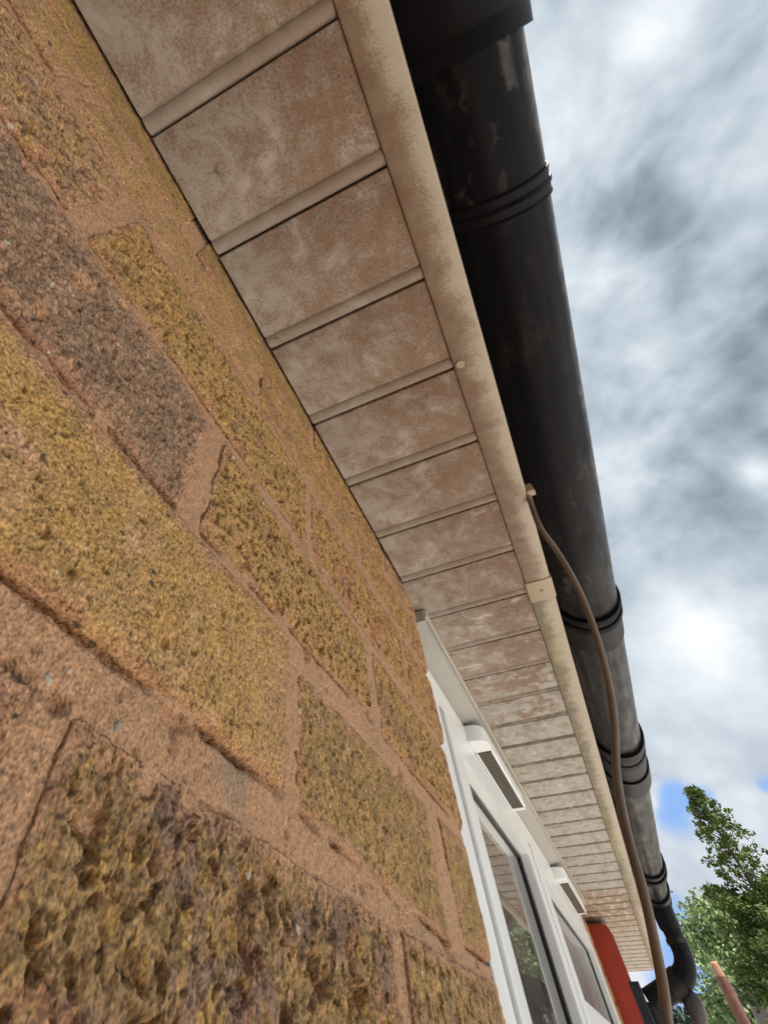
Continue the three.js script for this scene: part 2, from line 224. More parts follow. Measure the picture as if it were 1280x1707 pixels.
function brickColour(b, z, y, o) {
  const s = b.id * 11.7, p1 = fbm(z * 22 + s, y * 30, 4), p2 = fbm(z * 70 + s, y * 90 + 30, 3), g = noise(z * 900 + s, y * 900), g2 = noise(z * 420, y * 420 + s), g3 = noise(z * 1700, y * 1700 + s);
  const lump = b.kind === 'lump', rough = b.kind === 'rough';
  let c = mix3(b.c1, b.c2, sstep(-0.1, 0.35, p1 + 0.35 * p2) * (lump ? 0.95 : 0.7));
  if (rough || lump) { c = mix3(c, RED, 0.55 * sstep(0.16, 0.42, fbm(z * 48 + s + 90, y * 62, 4))); c = mix3(c, GOLD, 0.5 * sstep(0.1, 0.4, fbm(z * 120 + s + 20, y * 120, 3))); c = mix3(c, DRK, 0.55 * sstep(0.22, 0.5, fbm(z * 62 + s - 60, y * 80, 4) + g2 * 0.25)); }
  if (b.kind === 'smooth') { c = mix3(c, PNK, 0.65 * sstep(0.24, 0.5, fbm(z * 30 + s + 55, y * 75 + 3, 4) + g2 * 0.2)); c = mix3(c, GOLD, 0.35 * sstep(0.0, 0.4, fbm(z * 40 + s - 15, y * 50, 3))); }
  if (b.kind === 'grain') { c = mix3(c, [0.13, 0.08, 0.055], 0.5 * sstep(0.15, 0.45, fbm(z * 90 + s - 60, y * 110, 3) + g2 * 0.3)); c = mix3(c, [0.40, 0.20, 0.09], 0.5 * sstep(0.18, 0.45, fbm(z * 40 + s + 15, y * 60, 4))); c = mix3(c, PNK, 0.4 * sstep(0.2, 0.45, fbm(z * 45 + s + 55, y * 70 + 3, 3) + g2 * 0.2)); }
  const e = inside(b, z, y); c = mix3(c, RED, 0.45 * sstep(0.006, 0.0, e + fbm(z * 130, y * 130, 3) * 0.008));       // scorched red arrises
  const zc = clamp(z, b.z0, b.z1), rag = fbm(z * 65 + 5, y * 65, 4, 0.6), smear = Math.max(sstep(0.008, -0.003, top(b, zc) - y + rag * 0.016), 0.85 * sstep(0.005, -0.002, Math.min(z - b.z0, b.z1 - z) + rag * 0.012), 0.7 * sstep(0.35, 0.6, fbm(z * 20 + s, y * 45 + 70, 4)));
  c = mix3(c, mortarColour(z, y), 0.9 * smear * sstep(-0.55, 0.1, g2 + 0.3));                                              // mortar smeared over the face and its upper edge
  const k = (1 + g * 1.0 + g2 * 0.6 + g3 * 0.8 + p2 * 0.35) * (1 - 0.6 * sstep(0.42, 0.62, noise(z * 610 + 31, y * 610 + s)));
  for (let m = 0; m < 3; m++) o[m] = c[m] * k;
  const ck = pits(z, y, 0.0125, 0.34, 600 + b.id, 0.0004, lump ? 0.0026 : 0.0017), ct = pits(z, y, 0.0042, 0.34, 700 + b.id, 0.0003, 0.0009); const cd = Math.max(ck > 0.12 ? 0.85 : 0, ct > 0.15 ? 0.6 : 0); for (let m = 0; m < 3; m++) o[m] = lerp(o[m], [0.045, 0.032, 0.026][m], cd);   // cinders in the clay
  const q = pits(z, y, 0.016, 0.16, 400 + b.id, 0.0006, 0.0016); if (q > 0.1) { o[0] = lerp(o[0], 0.62, 0.8); o[1] = lerp(o[1], 0.55, 0.8); o[2] = lerp(o[2], 0.45, 0.8); }   // chalk flecks
}
{
  const wall = thing('brick_wall', 'yellow and brown brick wall with sandy pink mortar under the soffit', 'wall');
  const map = colourTexture(2048, 1280, (u, v, o) => { const z = lerp(WZ0, WZ1, u), y = lerp(WY0, WY1, v); brickColour(nearest(z, y)[0], z, y, o); });
  const bump = greyTexture(2048, 1280, (u, v) => { const z = lerp(WZ0, WZ1, u), y = lerp(WY0, WY1, v); return 0.5 + 0.32 * noise(z * 520, y * 520) + 0.28 * noise(z * 1050 + 9, y * 1050) - 0.6 * Math.max(0, noise(z * 380 + 77, y * 380) - 0.28) - 0.5 * pits(z, y, 0.0052, 0.4, 950, 0.0005, 0.0014); });
  console.log('brick maps', Math.round(performance.now()));
  const brickMat = mat([1, 1, 1], 0.92, { map, bumpMap: bump, bumpScale: 0.0011 });
  for (const b of NEAR) {
    const zc = clamp(0.12, b.z0, b.z1), d = Math.hypot(0.12, Math.max(0.02, b.b0), zc - 0.1);
    part('brick', brickGeometry(b, clamp(d * 0.0042, 0.00058, 0.003), b.z1 > 0.6 ? 0.09 : 0.022), brickMat, wall);
  }
  // mortar: a sandy bed that fills the joints, struck back under the upper brick
  const mortarTile = (f) => tile(0.4, f);
  const sand = mortarTile((x, y) => 0.6 * noise(x * 750, y * 750) + 0.6 * noise(x * 1250, y * 1250 + 9)), sand2 = mortarTile((x, y) => noise(x * 330, y * 330)), blot = mortarTile((x, y) => fbm(x * 22, y * 22, 4)), fleck = mortarTile((x, y) => noise(x * 480 + 50, y * 480));
  const mmap = colourTexture(1024, 1024, (u, v, o) => { const x = u * 0.4, y = v * 0.4, k = 1 + sand(x, y) * 1.3 + sand2(x, y) * 0.45 + blot(x, y) * 0.22, t = sstep(0.1, 0.5, blot(x, y)); let c = mix3([0.42, 0.243, 0.137], [0.31, 0.178, 0.10], t); c = mix3(c, [0.30, 0.24, 0.18], 0.6 * sstep(0.15, 0.5, -blot(x, y) + 0.2 * sand2(x, y))); const w = fleck(x, y) > 0.46 ? 1.7 : fleck(x, y) < -0.46 ? 0.45 : 1; for (let m = 0; m < 3; m++) o[m] = c[m] * k * w; });
  const mbump = greyTexture(1024, 1024, (u, v) => 0.5 + 0.5 * sand(u * 0.4, v * 0.4) + 0.14 * sand2(u * 0.4, v * 0.4));
  const mortarMat = mat([1, 1, 1], 0.95, { map: mmap, bumpMap: mbump, bumpScale: 0.0014 });
  {
    const zs = [], ys = []; for (let z = -0.3; z < 0.64;) { zs.push(z); z += 0.0011 + Math.max(0, z - 0.15) * 0.004 + Math.max(0, -z) * 0.003; } zs.push(0.64); for (let y = -0.03; y < 0.466; y += 0.0011 + y * 0.0022) ys.push(y); ys.push(0.466);
    const pos = [], uv = [], idx = [], n = zs.length;
    for (const y of ys) for (const z of zs) {
      const [b, e] = nearest(z, y), d = -e; let X = -0.1213 + fbm(z * 34, y * 34, 4) * 0.0018 + fbm(z * 240, y * 240, 3, 0.6) * 0.0012 - 0.0026 * pits(z, y, 0.009, 0.35, 777, 0.0006, 0.0022);
      const above = y < bot(b, clamp(z, b.z0, b.z1)) + 0.0008 && z > b.z0 && z < b.z1;
      if (above) X -= 0.0062 * sstep(0.0034, 0.0004, Math.abs(d - 0.0006 - 0.0012 * fbm(z * 90, b.id, 2))) * sstep(-0.3, 0.15, fbm(z * 22 + 3, b.id * 5.1, 3)); else X -= 0.0022 * sstep(0.0022, 0.0, Math.abs(d)) * sstep(0.0, 0.3, fbm(z * 30 + 13, y * 30, 3));
      X -= 0.004 * sstep(0.35, 0.5, fbm(z * 38 + 20, y * 60 + 11, 3));
      if (d < 0) X -= 0.3 * Math.max(0, -d - 0.001);
      pos.push(X, y, -z); uv.push((z + (X + 0.12) * 0.8) / 0.4, (y + (X + 0.12) * 0.5) / 0.4);
    }
    for (let j = 0; j < ys.length - 1; j++) for (let i = 0; i < n - 1; i++) { const a = j * n + i, c = a + n; idx.push(a, a + 1, c, a + 1, c + 1, c); }
    part('mortar', geo(pos, idx, uv), mortarMat, wall);
  }
  // stones and grit set in the mortar and in the brick faces: [Z, Y, size]
  const stone = new THREE.IcosahedronGeometry(1, 1); { const p = stone.attributes.position; for (let i = 0; i < p.count; i++) { const k = 1 + 0.7 * noise(p.getX(i) * 2 + 5, p.getY(i) * 2 + p.getZ(i)); p.setXYZ(i, p.getX(i) * k, p.getY(i) * k, p.getZ(i) * k); } stone.computeVertexNormals(); }
  const pale = mat([0.46, 0.39, 0.31], 0.8), grey = mat([0.27, 0.245, 0.22], 0.8);
  PEBBLES.forEach(([z, y, r, m], i) => { const o = part('pebble', stone, [pale, grey][m], wall); o.scale.set(r * 0.6, r * (0.7 + 0.4 * hash(i, 3)), r * 1.1); o.position.set(-0.1214, y, -z); o.rotation.set(hash(i, 5) * 3, 0, 0); });
  console.log('near wall', Math.round(performance.now()));
  // the rest of the wall, beyond the frame and past the window
  const plain = [[OCH, GRN], [GRN, BRN], [TAN, OCH], [PUR, BRN], [BRN, RED]].map(([a, b], v) => {
    const t = colourTexture(256, 96, (u, w, o) => { const x = u * 0.235, y = w * 0.065, c = mix3(a, b, sstep(-0.2, 0.4, fbm(x * 30 + v * 9, y * 40, 4))), k = 1 + noise(x * 500, y * 500) * 0.5 + noise(x * 180 + v, y * 180) * 0.3; for (let m = 0; m < 3; m++) o[m] = c[m] * k; });
    return mat([1, 1, 1], 0.92, { map: t });
  });
  const shapes = [0, 1, 2].map(v => {
    const f = { id: 60 + v, z0: 0, z1: 0.235, b0: 0, b1: 0, t0: 0.065, t1: 0.065, kind: 'rough', amp: 0.002, round: 0.005, out: 0, tilt: 0 }, g = brickGeometry(f, 0.009, 0.06), p = g.attributes.position, w = g.attributes.uv;
    for (let i = 0; i < p.count; i++) w.setXY(i, -p.getZ(i) / 0.235, p.getY(i) / 0.065); g.translate(0.12, 0, 0); return g;
  });
  let k = 0;
  const lay = (X, z, y, len, hgt = 0.065) => { k++; const m = part('brick', shapes[k % 3], plain[Math.floor(hash(k, 5) * 5)], wall); m.position.set(X + (hash(k, 9) - 0.5) * 0.002, y, -z); m.scale.set(1, hgt / 0.065, len / 0.235); };
  for (let c = 0; c < 8; c++) for (let i = 0; i < 8; i++) { const y = -0.09 - c * 0.076, z0 = -1.06 + i * 0.25 - (c % 2) * 0.12, z1 = Math.min(z0 + 0.236, 0.62); if (z1 - z0 > 0.05) lay(-0.12, z0, y, z1 - z0); }
  const rows = [[-0.013, 0.07], [0.079, 0.065], [0.158, 0.068], [0.248, 0.064], [0.331, 0.061], [0.404, 0.06]];
  rows.forEach(([y, h], c) => { for (let i = 0; i < 3; i++) lay(-0.12, -0.56 - i * 0.25 + (c % 2 ? 0.0 : 0.13) - 0.0, y, 0.232, h); });
  for (let c = -6; c < 6; c++) for (let i = 0; i < 5; i++) lay(-0.152, 3.10 + i * 0.25 - (c % 2 ? 0.12 : 0), c * 0.076 - 0.005, 0.236);
  const back = [box(-0.34, -0.1265, -1.9, -0.03, -6, 0.63), box(-0.34, -0.1265, -0.03, 0.55, -6, -0.3), box(-0.34, -0.139, -0.03, 0.55, -0.3, 0.635), box(-0.34, -0.158, -1.9, 0.55, 3.09, 5.6), box(-0.34, -0.16, -1.9, -0.95, 0.63, 3.09), box(-0.34, -0.19, 0.44, 0.55, 0.635, 3.09)];
  part('wall_core', mergeGeometries(back.map(g => g.toNonIndexed ? (g.index ? g.toNonIndexed() : g) : g)), mat([0.40, 0.235, 0.14], 0.95), wall);
  part('joint_sealant', box(-0.24, -0.153, -0.95, 0.44, 0.64, 0.80), mat([0.012, 0.012, 0.014], 0.8), wall, 'black gap filler between brick edge and window frame');
}
console.log('wall', Math.round(performance.now()));

// ---------------------------------------------------------------- soffit
const SY = 0.45, jointZ = (k) => -0.0775 + 0.1140 * k + 0.0003 * k * k;
const DIRT = [0.195, 0.115, 0.068], PVC = [0.40, 0.37, 0.325], MOULD = [0.13, 0.115, 0.08];
function soffitColour(Z, X, o) {
  const k = Math.floor((-0.1140 + Math.sqrt(0.1140 ** 2 + 4 * 0.0003 * (Z + 0.0775))) / 0.0006), zj = jointZ(k + 1), strip = sstep(0.0175, 0.0155, zj - Z), s = k * 13.1;
  const g = noise(Z * 950, X * 950), g2 = noise(Z * 430 + 9, X * 430), g3 = noise(Z * 1500, X * 1500 + 40);
  const load = k < 7 ? 1.6 : [0.75, 0.45, 0.2, -0.05, -0.25, -0.3, -0.2, -0.35][k - 7] ?? (hash(k + 3, 11) * 0.7 - 0.95), out = sstep(-0.125, 0.05, X);
  const wx = fbm(Z * 14 + s, X * 14, 3) * 0.02, wz = fbm(Z * 14 + s + 50, X * 14, 3) * 0.02;
  const patch = fbm((Z + wz) * 26 + s, (X + wx) * 26, 5, 0.58), blot = fbm((Z + wz) * 75 + s, (X + wx) * 75 + 8, 4);
  // near boards: brown grime with wiped pale patches, thinner by the wall
  const tan = mix3(PVC, DIRT, 0.22 + 0.18 * out);
  let cov = sstep(-0.45, 0.5, patch * 0.8 + blot * 0.5 + (out - 0.40) * 0.5 + (g + g2 + g3) * 0.55);
  cov = cov * (1 - 0.55 * strip);
  let a = mix3(mix3(tan, [0.50, 0.44, 0.39], 0.4 * sstep(0.1, 0.6, -patch - blot * 0.4 - 0.35 * g)), DIRT, cov * 0.88);
  const speck = sstep(0.34, 0.52, g2 * 0.7 + g3 * 0.45 + patch * 0.25 + (out - 0.5) * 0.22) * (1 - strip * 0.6); a = mix3(a, [0.085, 0.05, 0.03], speck * 0.7);
  const hair = sstep(0.010, 0.003, Math.abs(fbm(Z * 17 + s, X * 17, 3))) * sstep(0.12, 0.3, fbm(Z * 9 + s + 30, X * 12, 2)); a = mix3(a, [0.075, 0.048, 0.03], hair * 0.75);
  if (k >= 7) { const wipe = sstep(0.28, 0.5, fbm(Z * 45 + 3, X * 22, 4) + g2 * 0.2); a = mix3(a, [0.62, 0.56, 0.48], wipe * 0.55); }
  // far boards: weathered white with grey mould
  const mz = Z * 0.6; let m = sstep(-0.35, 0.6, fbm(mz * 60 + s, X * 60, 5, 0.62) * 0.8 + fbm(mz * 18 + s, X * 22, 3) * 0.5 + (g + g2) * 0.2);
  let f = mix3(PVC, MOULD, m * 0.62); f = mix3(f, [0.62, 0.60, 0.54], 0.5 * sstep(0.3, 0.55, fbm(mz * 30 + s + 9, X * 40, 4)));
  const brown = sstep(2.75, 2.95, Z) * sstep(4.1, 3.2, Z); f = mix3(f, mix3([0.30, 0.19, 0.11], [0.50, 0.44, 0.36], sstep(0.0, 0.35, fbm(Z * 12, X * 40, 3))), brown * 0.8);
  f = mix3(f, [0.03, 0.025, 0.02], 0.9 * sstep(0.075, 0.03, Math.hypot((Z - 3.42) * 0.5, X + 0.13) + fbm(Z * 10, X * 60, 3) * 0.03));          // black patch over the red post
  f = mix3(f, [0.085, 0.06, 0.04], 0.85 * sstep(0.019, 0.012, zj - Z + fbm(Z * 70, X * 70, 3) * 0.008));
  a = mix3(a, [0.15, 0.085, 0.05], 0.2 * sstep(0.017, 0.008, zj - Z + (g + g2) * 0.005));
  const far = sstep(0.28, -0.22, load + patch * 0.8 + blot * 0.4 + g2 * 0.3), c = mix3(a, f, far), n = 1 + g * 0.12 + g3 * 0.1; for (let i = 0; i < 3; i++) o[i] = c[i] * n;
}
{
  const near = colourTexture(2048, 384, (u, v, o) => soffitColour(lerp(-0.45, 1.10, u), lerp(-0.16, 0.08, v), o));
  const far = colourTexture(2048, 160, (u, v, o) => soffitColour(lerp(1.0, 5.2, u), lerp(-0.16, 0.08, v), o));
  const fine = (sc) => tile(0.3, (x, y) => noise(x * sc, y * sc)), f1 = fine(300), f2 = fine(90);
  const bump = greyTexture(512, 512, (u, v) => 0.5 + 0.3 * f1(u * 0.3, v * 0.3) + 0.4 * f2(u * 0.3, v * 0.3));
  const mk = (t) => mat([1, 1, 1], 0.62, { map: t, specularIntensity: 0.6 });
  const mNear = mk(near), mFar = mk(far);
  const soffit = thing('soffit', 'stained off white ribbed plastic soffit boards under the eave', 'soffit');
  for (let k = -3; k < 41; k++) {
    const a = jointZ(k) + 0.0007, b = jointZ(k + 1), s = 0.0165, sec = [[a, SY + 0.008], [a, SY + 0.0011], [a + 0.0004, SY + 0.0004], [a + 0.0012, SY], [b - s - 0.0022, SY], [b - s - 0.0014, SY + 0.0006], [b - s - 0.0007, SY + 0.0026], [b - s + 0.0005, SY + 0.003], [b - s + 0.0014, SY + 0.0016], [b - s + 0.003, SY + 0.0002], [b - s + 0.006, SY - 0.0009], [b - 0.0085, SY - 0.0011], [b - 0.0055, SY - 0.0005], [b - 0.003, SY + 0.0008], [b - 0.0014, SY + 0.003], [b - 0.0010, SY + 0.008]];
    const g = sweep(sec, b < 0.70 ? -0.1162 : -0.1575, 0.0664, 'x', 1, 0.6), w = g.attributes.uv, isNear = a < 1.0;
    for (let i = 0; i < w.count; i++) { const Z = w.getX(i), X = w.getY(i); isNear ? w.setXY(i, (Z + 0.45) / 1.55, (X + 0.16) / 0.24) : w.setXY(i, (Z - 1.0) / 4.2, (X + 0.16) / 0.24); }
    const p = g.attributes.position, tilt = (hash(k + 50, 2) - 0.5) * 0.006, tw = (hash(k + 50, 6) - 0.5) * 0.006; for (let i = 0; i < p.count; i++) p.setY(i, p.getY(i) + (-p.getZ(i) - a - 0.05) * tilt + (p.getX(i) + 0.05) * tw);
    part('soffit_board', g, isNear ? mNear : mFar, soffit);
  }
  part('packing', box(-0.112, 0.066, SY + 0.010, SY + 0.03, -0.42, 5.1), mat([0.05, 0.04, 0.03], 0.9), soffit);
}

// ---------------------------------------------------------------- fascia
const FB = 0.4475;                                     // underside of the fascia
function fasciaColour(Z, X, o) {
  const g = noise(Z * 800, X * 800), g2 = noise(Z * 340 + 5, X * 340), g3 = noise(Z * 1500, X * 1500), far = Z > 0.715 ? 1 : 0;
  const t = (X - 0.067) / 0.04, edge = lerp(0.60, 0.46, far) + fbm(Z * 12, 3.3, 4) * 0.32;
  const stain = sstep(0.26, -0.26, t - edge + (g + g2 * 0.6 + g3 * 0.8) * 0.3 + fbm(Z * 45, X * 45, 4) * 0.3);
  let c = [0.385, 0.325, 0.25];
  c = mix3(c, mix3([0.165, 0.092, 0.05], [0.14, 0.11, 0.06], far), stain * (0.84 + 0.3 * fbm(Z * 40, X * 40, 3)));
  c = mix3(c, [0.12, 0.085, 0.045], 0.6 * sstep(0.38, 0.55, g2 * 0.6 + g3 * 0.4 + stain * 0.22));
  if (far > 0) { const tick = sstep(0.25, 0.5, fbm(Z * 55, X * 9, 3) + 0.15 * stain); c = mix3(c, [0.16, 0.13, 0.05], tick * 0.5 * far); c = mix3(c, [0.30, 0.33, 0.12], far * 0.35 * sstep(0.1, 0.4, fbm(Z * 5, X * 20, 3))); }
  const n = 1 + g * 0.14; for (let i = 0; i < 3; i++) o[i] = c[i] * n;
}
{
  const near = colourTexture(2048, 128, (u, v, o) => fasciaColour(lerp(-0.14, 0.80, u), lerp(0.06, 0.115, v), o)), far = colourTexture(2048, 64, (u, v, o) => fasciaColour(lerp(0.6, 5.2, u), lerp(0.06, 0.115, v), o));
  const mNear = mat([1, 1, 1], 0.55, { map: near }), mFar = mat([1, 1, 1], 0.6, { map: far });
  const fascia = thing('fascia', 'cream plastic fascia edge with brown grime along its inner half', 'fascia');
  const section = (d = 0) => [[0.0668 - d, 0.47], [0.0668 - d, FB + 0.002 - d], [0.0676 - d, FB + 0.0005 - d], [0.0690 - d, FB - d], [0.086, FB - 0.0006 - d], [0.1035 + d, FB - d], [0.1060 + d, FB + 0.0008 - d], [0.1072 + d, FB + 0.0028 - d], [0.1074 + d, 0.60], [0.0995, 0.60], [0.0995, 0.47]];
  const map = (g, z0, len) => { const w = g.attributes.uv; for (let i = 0; i < w.count; i++) w.setXY(i, (w.getX(i) - z0) / len, (w.getY(i) - 0.06) / 0.055); return g; };
  part('fascia_board', map(sweep(section(), -0.42, 0.706, 'z', 1, 0.75), -0.14, 0.94), mNear, fascia);
  part('fascia_board', map(sweep(section(), 0.722, 5.02, 'z', 1, 0.75), 0.6, 4.6), mFar, fascia);
  const cover = part('joint_cover', map(sweep(section(0.0016), 0.702, 0.758, 'z', 1, 0.75), -0.14, 0.94), mat([0.36, 0.29, 0.195], 0.55), fascia, 'yellowed plastic joint cover with a nail head');
  const nail = new THREE.CylinderGeometry(0.0028, 0.0022, 0.0016, 16); nail.translate(0.088, FB - 0.0024, -0.729); part('nail_head', nail, mat([0.20, 0.13, 0.07], 0.5), cover);
  const dot = new THREE.CylinderGeometry(0.0045, 0.0050, 0.0012, 20); dot.translate(0.0745, FB - 0.0007, -0.262); part('screw_cap', dot, mat([0.34, 0.255, 0.18], 0.5), fascia);
}

// ---------------------------------------------------------------- roof over the eave and the room behind the window
{
  const roof = thing('roof', 'pitched roof slab above the gutter', 'roof');
  const s = [[0.135, 0.60], [0.135, 0.615], [-6, 3.9], [-6, 3.86], [-0.34, 0.62], [0.08, 0.60]];
  part('roof_slab', sweep(s, -6, 5.05, 'z'), mat([0.12, 0.07, 0.05], 0.9), roof);
  part('gable_end', sweep([[0.09, 0.5], [0.09, 0.6], [-5.9, 3.85], [-5.9, 0.5]], 4.9, 5.0, 'z'), mat([0.35, 0.25, 0.15], 0.9), roof);
  const room = thing('room', 'dim room behind the window panes', 'room');
  const wallM = mat([0.09, 0.08, 0.07], 0.9);
  part('ceiling', box(-4, -0.345, 0.46, 0.5, -1, 4), wallM, room); part('back_wall', box(-4.1, -4, -1.9, 0.5, -1, 4), wallM, room); part('floor', box(-4, -0.345, -1.94, -1.9, -1, 4), mat([0.12, 0.09, 0.07], 0.8), room);
  part('side_wall', box(-4, -0.345, -1.9, 0.46, -1.1, -1), wallM, room); part('side_wall', box(-4, -0.345, -1.9, 0.46, 4, 4.1), wallM, room);
}

// ---------------------------------------------------------------- window
{
  const white = mat([0.80, 0.825, 0.835], 0.32, { clearcoat: 0.25, clearcoatRoughness: 0.2 }), black = mat([0.008, 0.008, 0.009], 0.5), cream = mat([0.46, 0.42, 0.35], 0.5);
  const win = thing('window', 'white plastic casement window with two panes and slot vents', 'window');
  const F = -0.150, G = -0.170, zl = 0.795, zr = 3.08, head = 0.425, low = -0.95, m0 = 1.655, m1 = 1.715;
  const fr = [box(-0.215, F, low, head, zl, 0.862, 0.003), box(-0.215, F, low, head, zr - 0.055, zr, 0.003), box(-0.215, F, 0.372, head, 0.862, zr - 0.055, 0.003), box(-0.215, F, low, low + 0.06, 0.862, zr - 0.055, 0.003), box(-0.215, F, low + 0.06, 0.372, m0, m1, 0.003)];
  fr.forEach((g, i) => part(['frame_jamb', 'frame_jamb', 'frame_head', 'sill', 'mullion'][i], g, white, win));
  const glassMat = new THREE.MeshPhysicalMaterial({ color: 0xffffff, transmission: 1, thickness: 0, roughness: 0.0, ior: 1.52, side: THREE.DoubleSide });
  const frosted = new THREE.MeshPhysicalMaterial({ color: 0xffffff, transmission: 1, thickness: 0, roughness: 0.24, ior: 1.52, side: THREE.DoubleSide });
  const sash = (z0, z1, y0, y1, glass) => {
    const s = new THREE.Group(); s.name = 'casement'; win.add(s);
    const w = 0.068, f = F + 0.006, edges = [[z0, z0 + w, y0, y1], [z1 - w, z1, y0, y1], [z0 + w, z1 - w, y1 - 0.045, y1], [z0 + w, z1 - w, y0, y0 + 0.06]];
    edges.forEach(([a, b, c, d], i) => part(i < 2 ? 'stile' : 'rail', box(-0.205, f, c, d, a, b, 0.004), white, s));
    const gz0 = z0 + w, gz1 = z1 - w, gy0 = y0 + 0.06, gy1 = y1 - 0.045, bead = (a, b, c, d) => box(G - 0.004, G + 0.0045, c, d, a, b, 0.0008);
    part('gasket', mergeGeometries([bead(gz0, gz0 + 0.012, gy0, gy1), bead(gz1 - 0.026, gz1, gy0, gy1), bead(gz0 + 0.012, gz1 - 0.026, gy1 - 0.009, gy1), bead(gz0 + 0.012, gz1 - 0.026, gy0, gy0 + 0.008)]), black, s);
    part('pane', new THREE.PlaneGeometry(gz1 - gz0, gy1 - gy0).rotateY(Math.PI / 2).translate(G, (gy0 + gy1) / 2, -(gz0 + gz1) / 2), glass, s);
  };
  sash(0.868, m0 - 0.004, low + 0.066, 0.366, glassMat); sash(m1 + 0.004, zr - 0.06, 0.062, 0.366, frosted);
  part('transom', box(-0.215, F, 0.0, 0.056, m1, zr - 0.055, 0.003), white, win);
  part('lower_pane', new THREE.PlaneGeometry(1.3, 0.9).rotateY(Math.PI / 2).translate(G, -0.45, -2.37), glassMat, win);
  part('blind', box(-0.30, -0.296, 0.04, 0.40, m1 + 0.02, zr - 0.06, 0.001), mat([0.20, 0.165, 0.145], 0.9), win, 'taupe blind behind the farther pane');
  const vent = (z0, z1) => {
    const g = new THREE.Group(); g.name = 'slot_vent'; win.add(g);
    const y0 = 0.394, y1 = 0.424, s = new THREE.Shape(), L = z1 - z0, r = 0.012; s.moveTo(0, 0); s.lineTo(L, 0); s.lineTo(L, 0.034 - r); s.quadraticCurveTo(L, 0.034, L - r, 0.034); s.lineTo(0.034, 0.034); s.quadraticCurveTo(0, 0.034, 0, 0);
    const hood = new THREE.ExtrudeGeometry(s, { depth: y1 - y0 - 0.004, bevelEnabled: true, bevelSize: 0.002, bevelThickness: 0.002, bevelSegments: 2 });
    hood.rotateX(Math.PI / 2); hood.rotateY(Math.PI / 2); hood.translate(F + 0.0022, y1 - 0.002, -z0); part('hood', hood, white, g);
    part('grille', box(F + 0.006, F + 0.0345, y0 - 0.0012, y0 + 0.004, z0 + 0.06, z1 - 0.02, 0.0005), mat([0.055, 0.05, 0.042], 0.8), g);
    for (let i = 0; i < 40; i++) { const z = lerp(z0 + 0.064, z1 - 0.026, i / 39); part('slat', box(F + 0.006, F + 0.0345, y0 - 0.0022, y0 - 0.0006, z, z + 0.0028, 0.0004), mat2, g); }
    part('grille_rim', mergeGeometries([box(F + 0.0345, F + 0.0366, y0 - 0.003, y0 + 0.004, z0 + 0.06, z1 - 0.004, 0.001), box(F + 0.003, F + 0.0345, y0 - 0.003, y0 + 0.004, z1 - 0.02, z1 - 0.004, 0.001), box(F + 0.002, F + 0.006, y0 - 0.003, y0 + 0.004, z0 + 0.06, z1 - 0.02, 0.001)]), white, g);
  };
  const mat2 = mat([0.16, 0.14, 0.11], 0.7);
  vent(1.10, 1.545); vent(2.27, 2.83);
  const trim = thing('cover_trim', 'pale grey plastic trim strip between soffit and window head', 'trim');
  part('trim_board', sweep([[-0.152, 0.4475], [-0.152, 0.428], [-0.112, 0.438], [-0.1085, 0.4395], [-0.1085, 0.4475]], 0.703, 2.985, 'z'), mat([0.33, 0.315, 0.285], 0.55), trim);
  part('trim_lip', box(-0.1085, -0.1055, 0.4355, 0.4478, 0.700, 2.985, 0.001), cream, trim);
  part('end_cap', box(-0.152, -0.1085, 0.4285, 0.4476, 0.698, 0.703, 0.0008), cream, trim);
}

// ---------------------------------------------------------------- red post
{
  const post = thing('red_post', 'red painted timber post standing against the brick by the window', 'post');
  const t = colourTexture(256, 1024, (u, v, o) => { const k = 1 + noise(u * 60, v * 14) * 0.25 + noise(u * 200, v * 800) * 0.15 + fbm(u * 8, v * 10, 3) * 0.2; o[0] = 0.40 * k; o[1] = 0.052 * k; o[2] = 0.03 * k; });
  const g = sweep([[-0.156, -1.9], [-0.066, -1.9], [-0.063, -1.897], [-0.063, 0.418], [-0.072, 0.437], [-0.156, 0.443]], 3.41, 3.50, 'z'), w = g.attributes.uv, p = g.attributes.position; for (let i = 0; i < p.count; i++) w.setXY(i, p.getX(i) * 4, p.getY(i));
  part('post_shaft', g, mat([1, 1, 1], 0.45, { map: t }), post);
  part('cover_bead', box(-0.063, -0.059, -1.9, 0.41, 3.44, 3.47, 0.001), mat([0.33, 0.045, 0.028], 0.45), post);
}

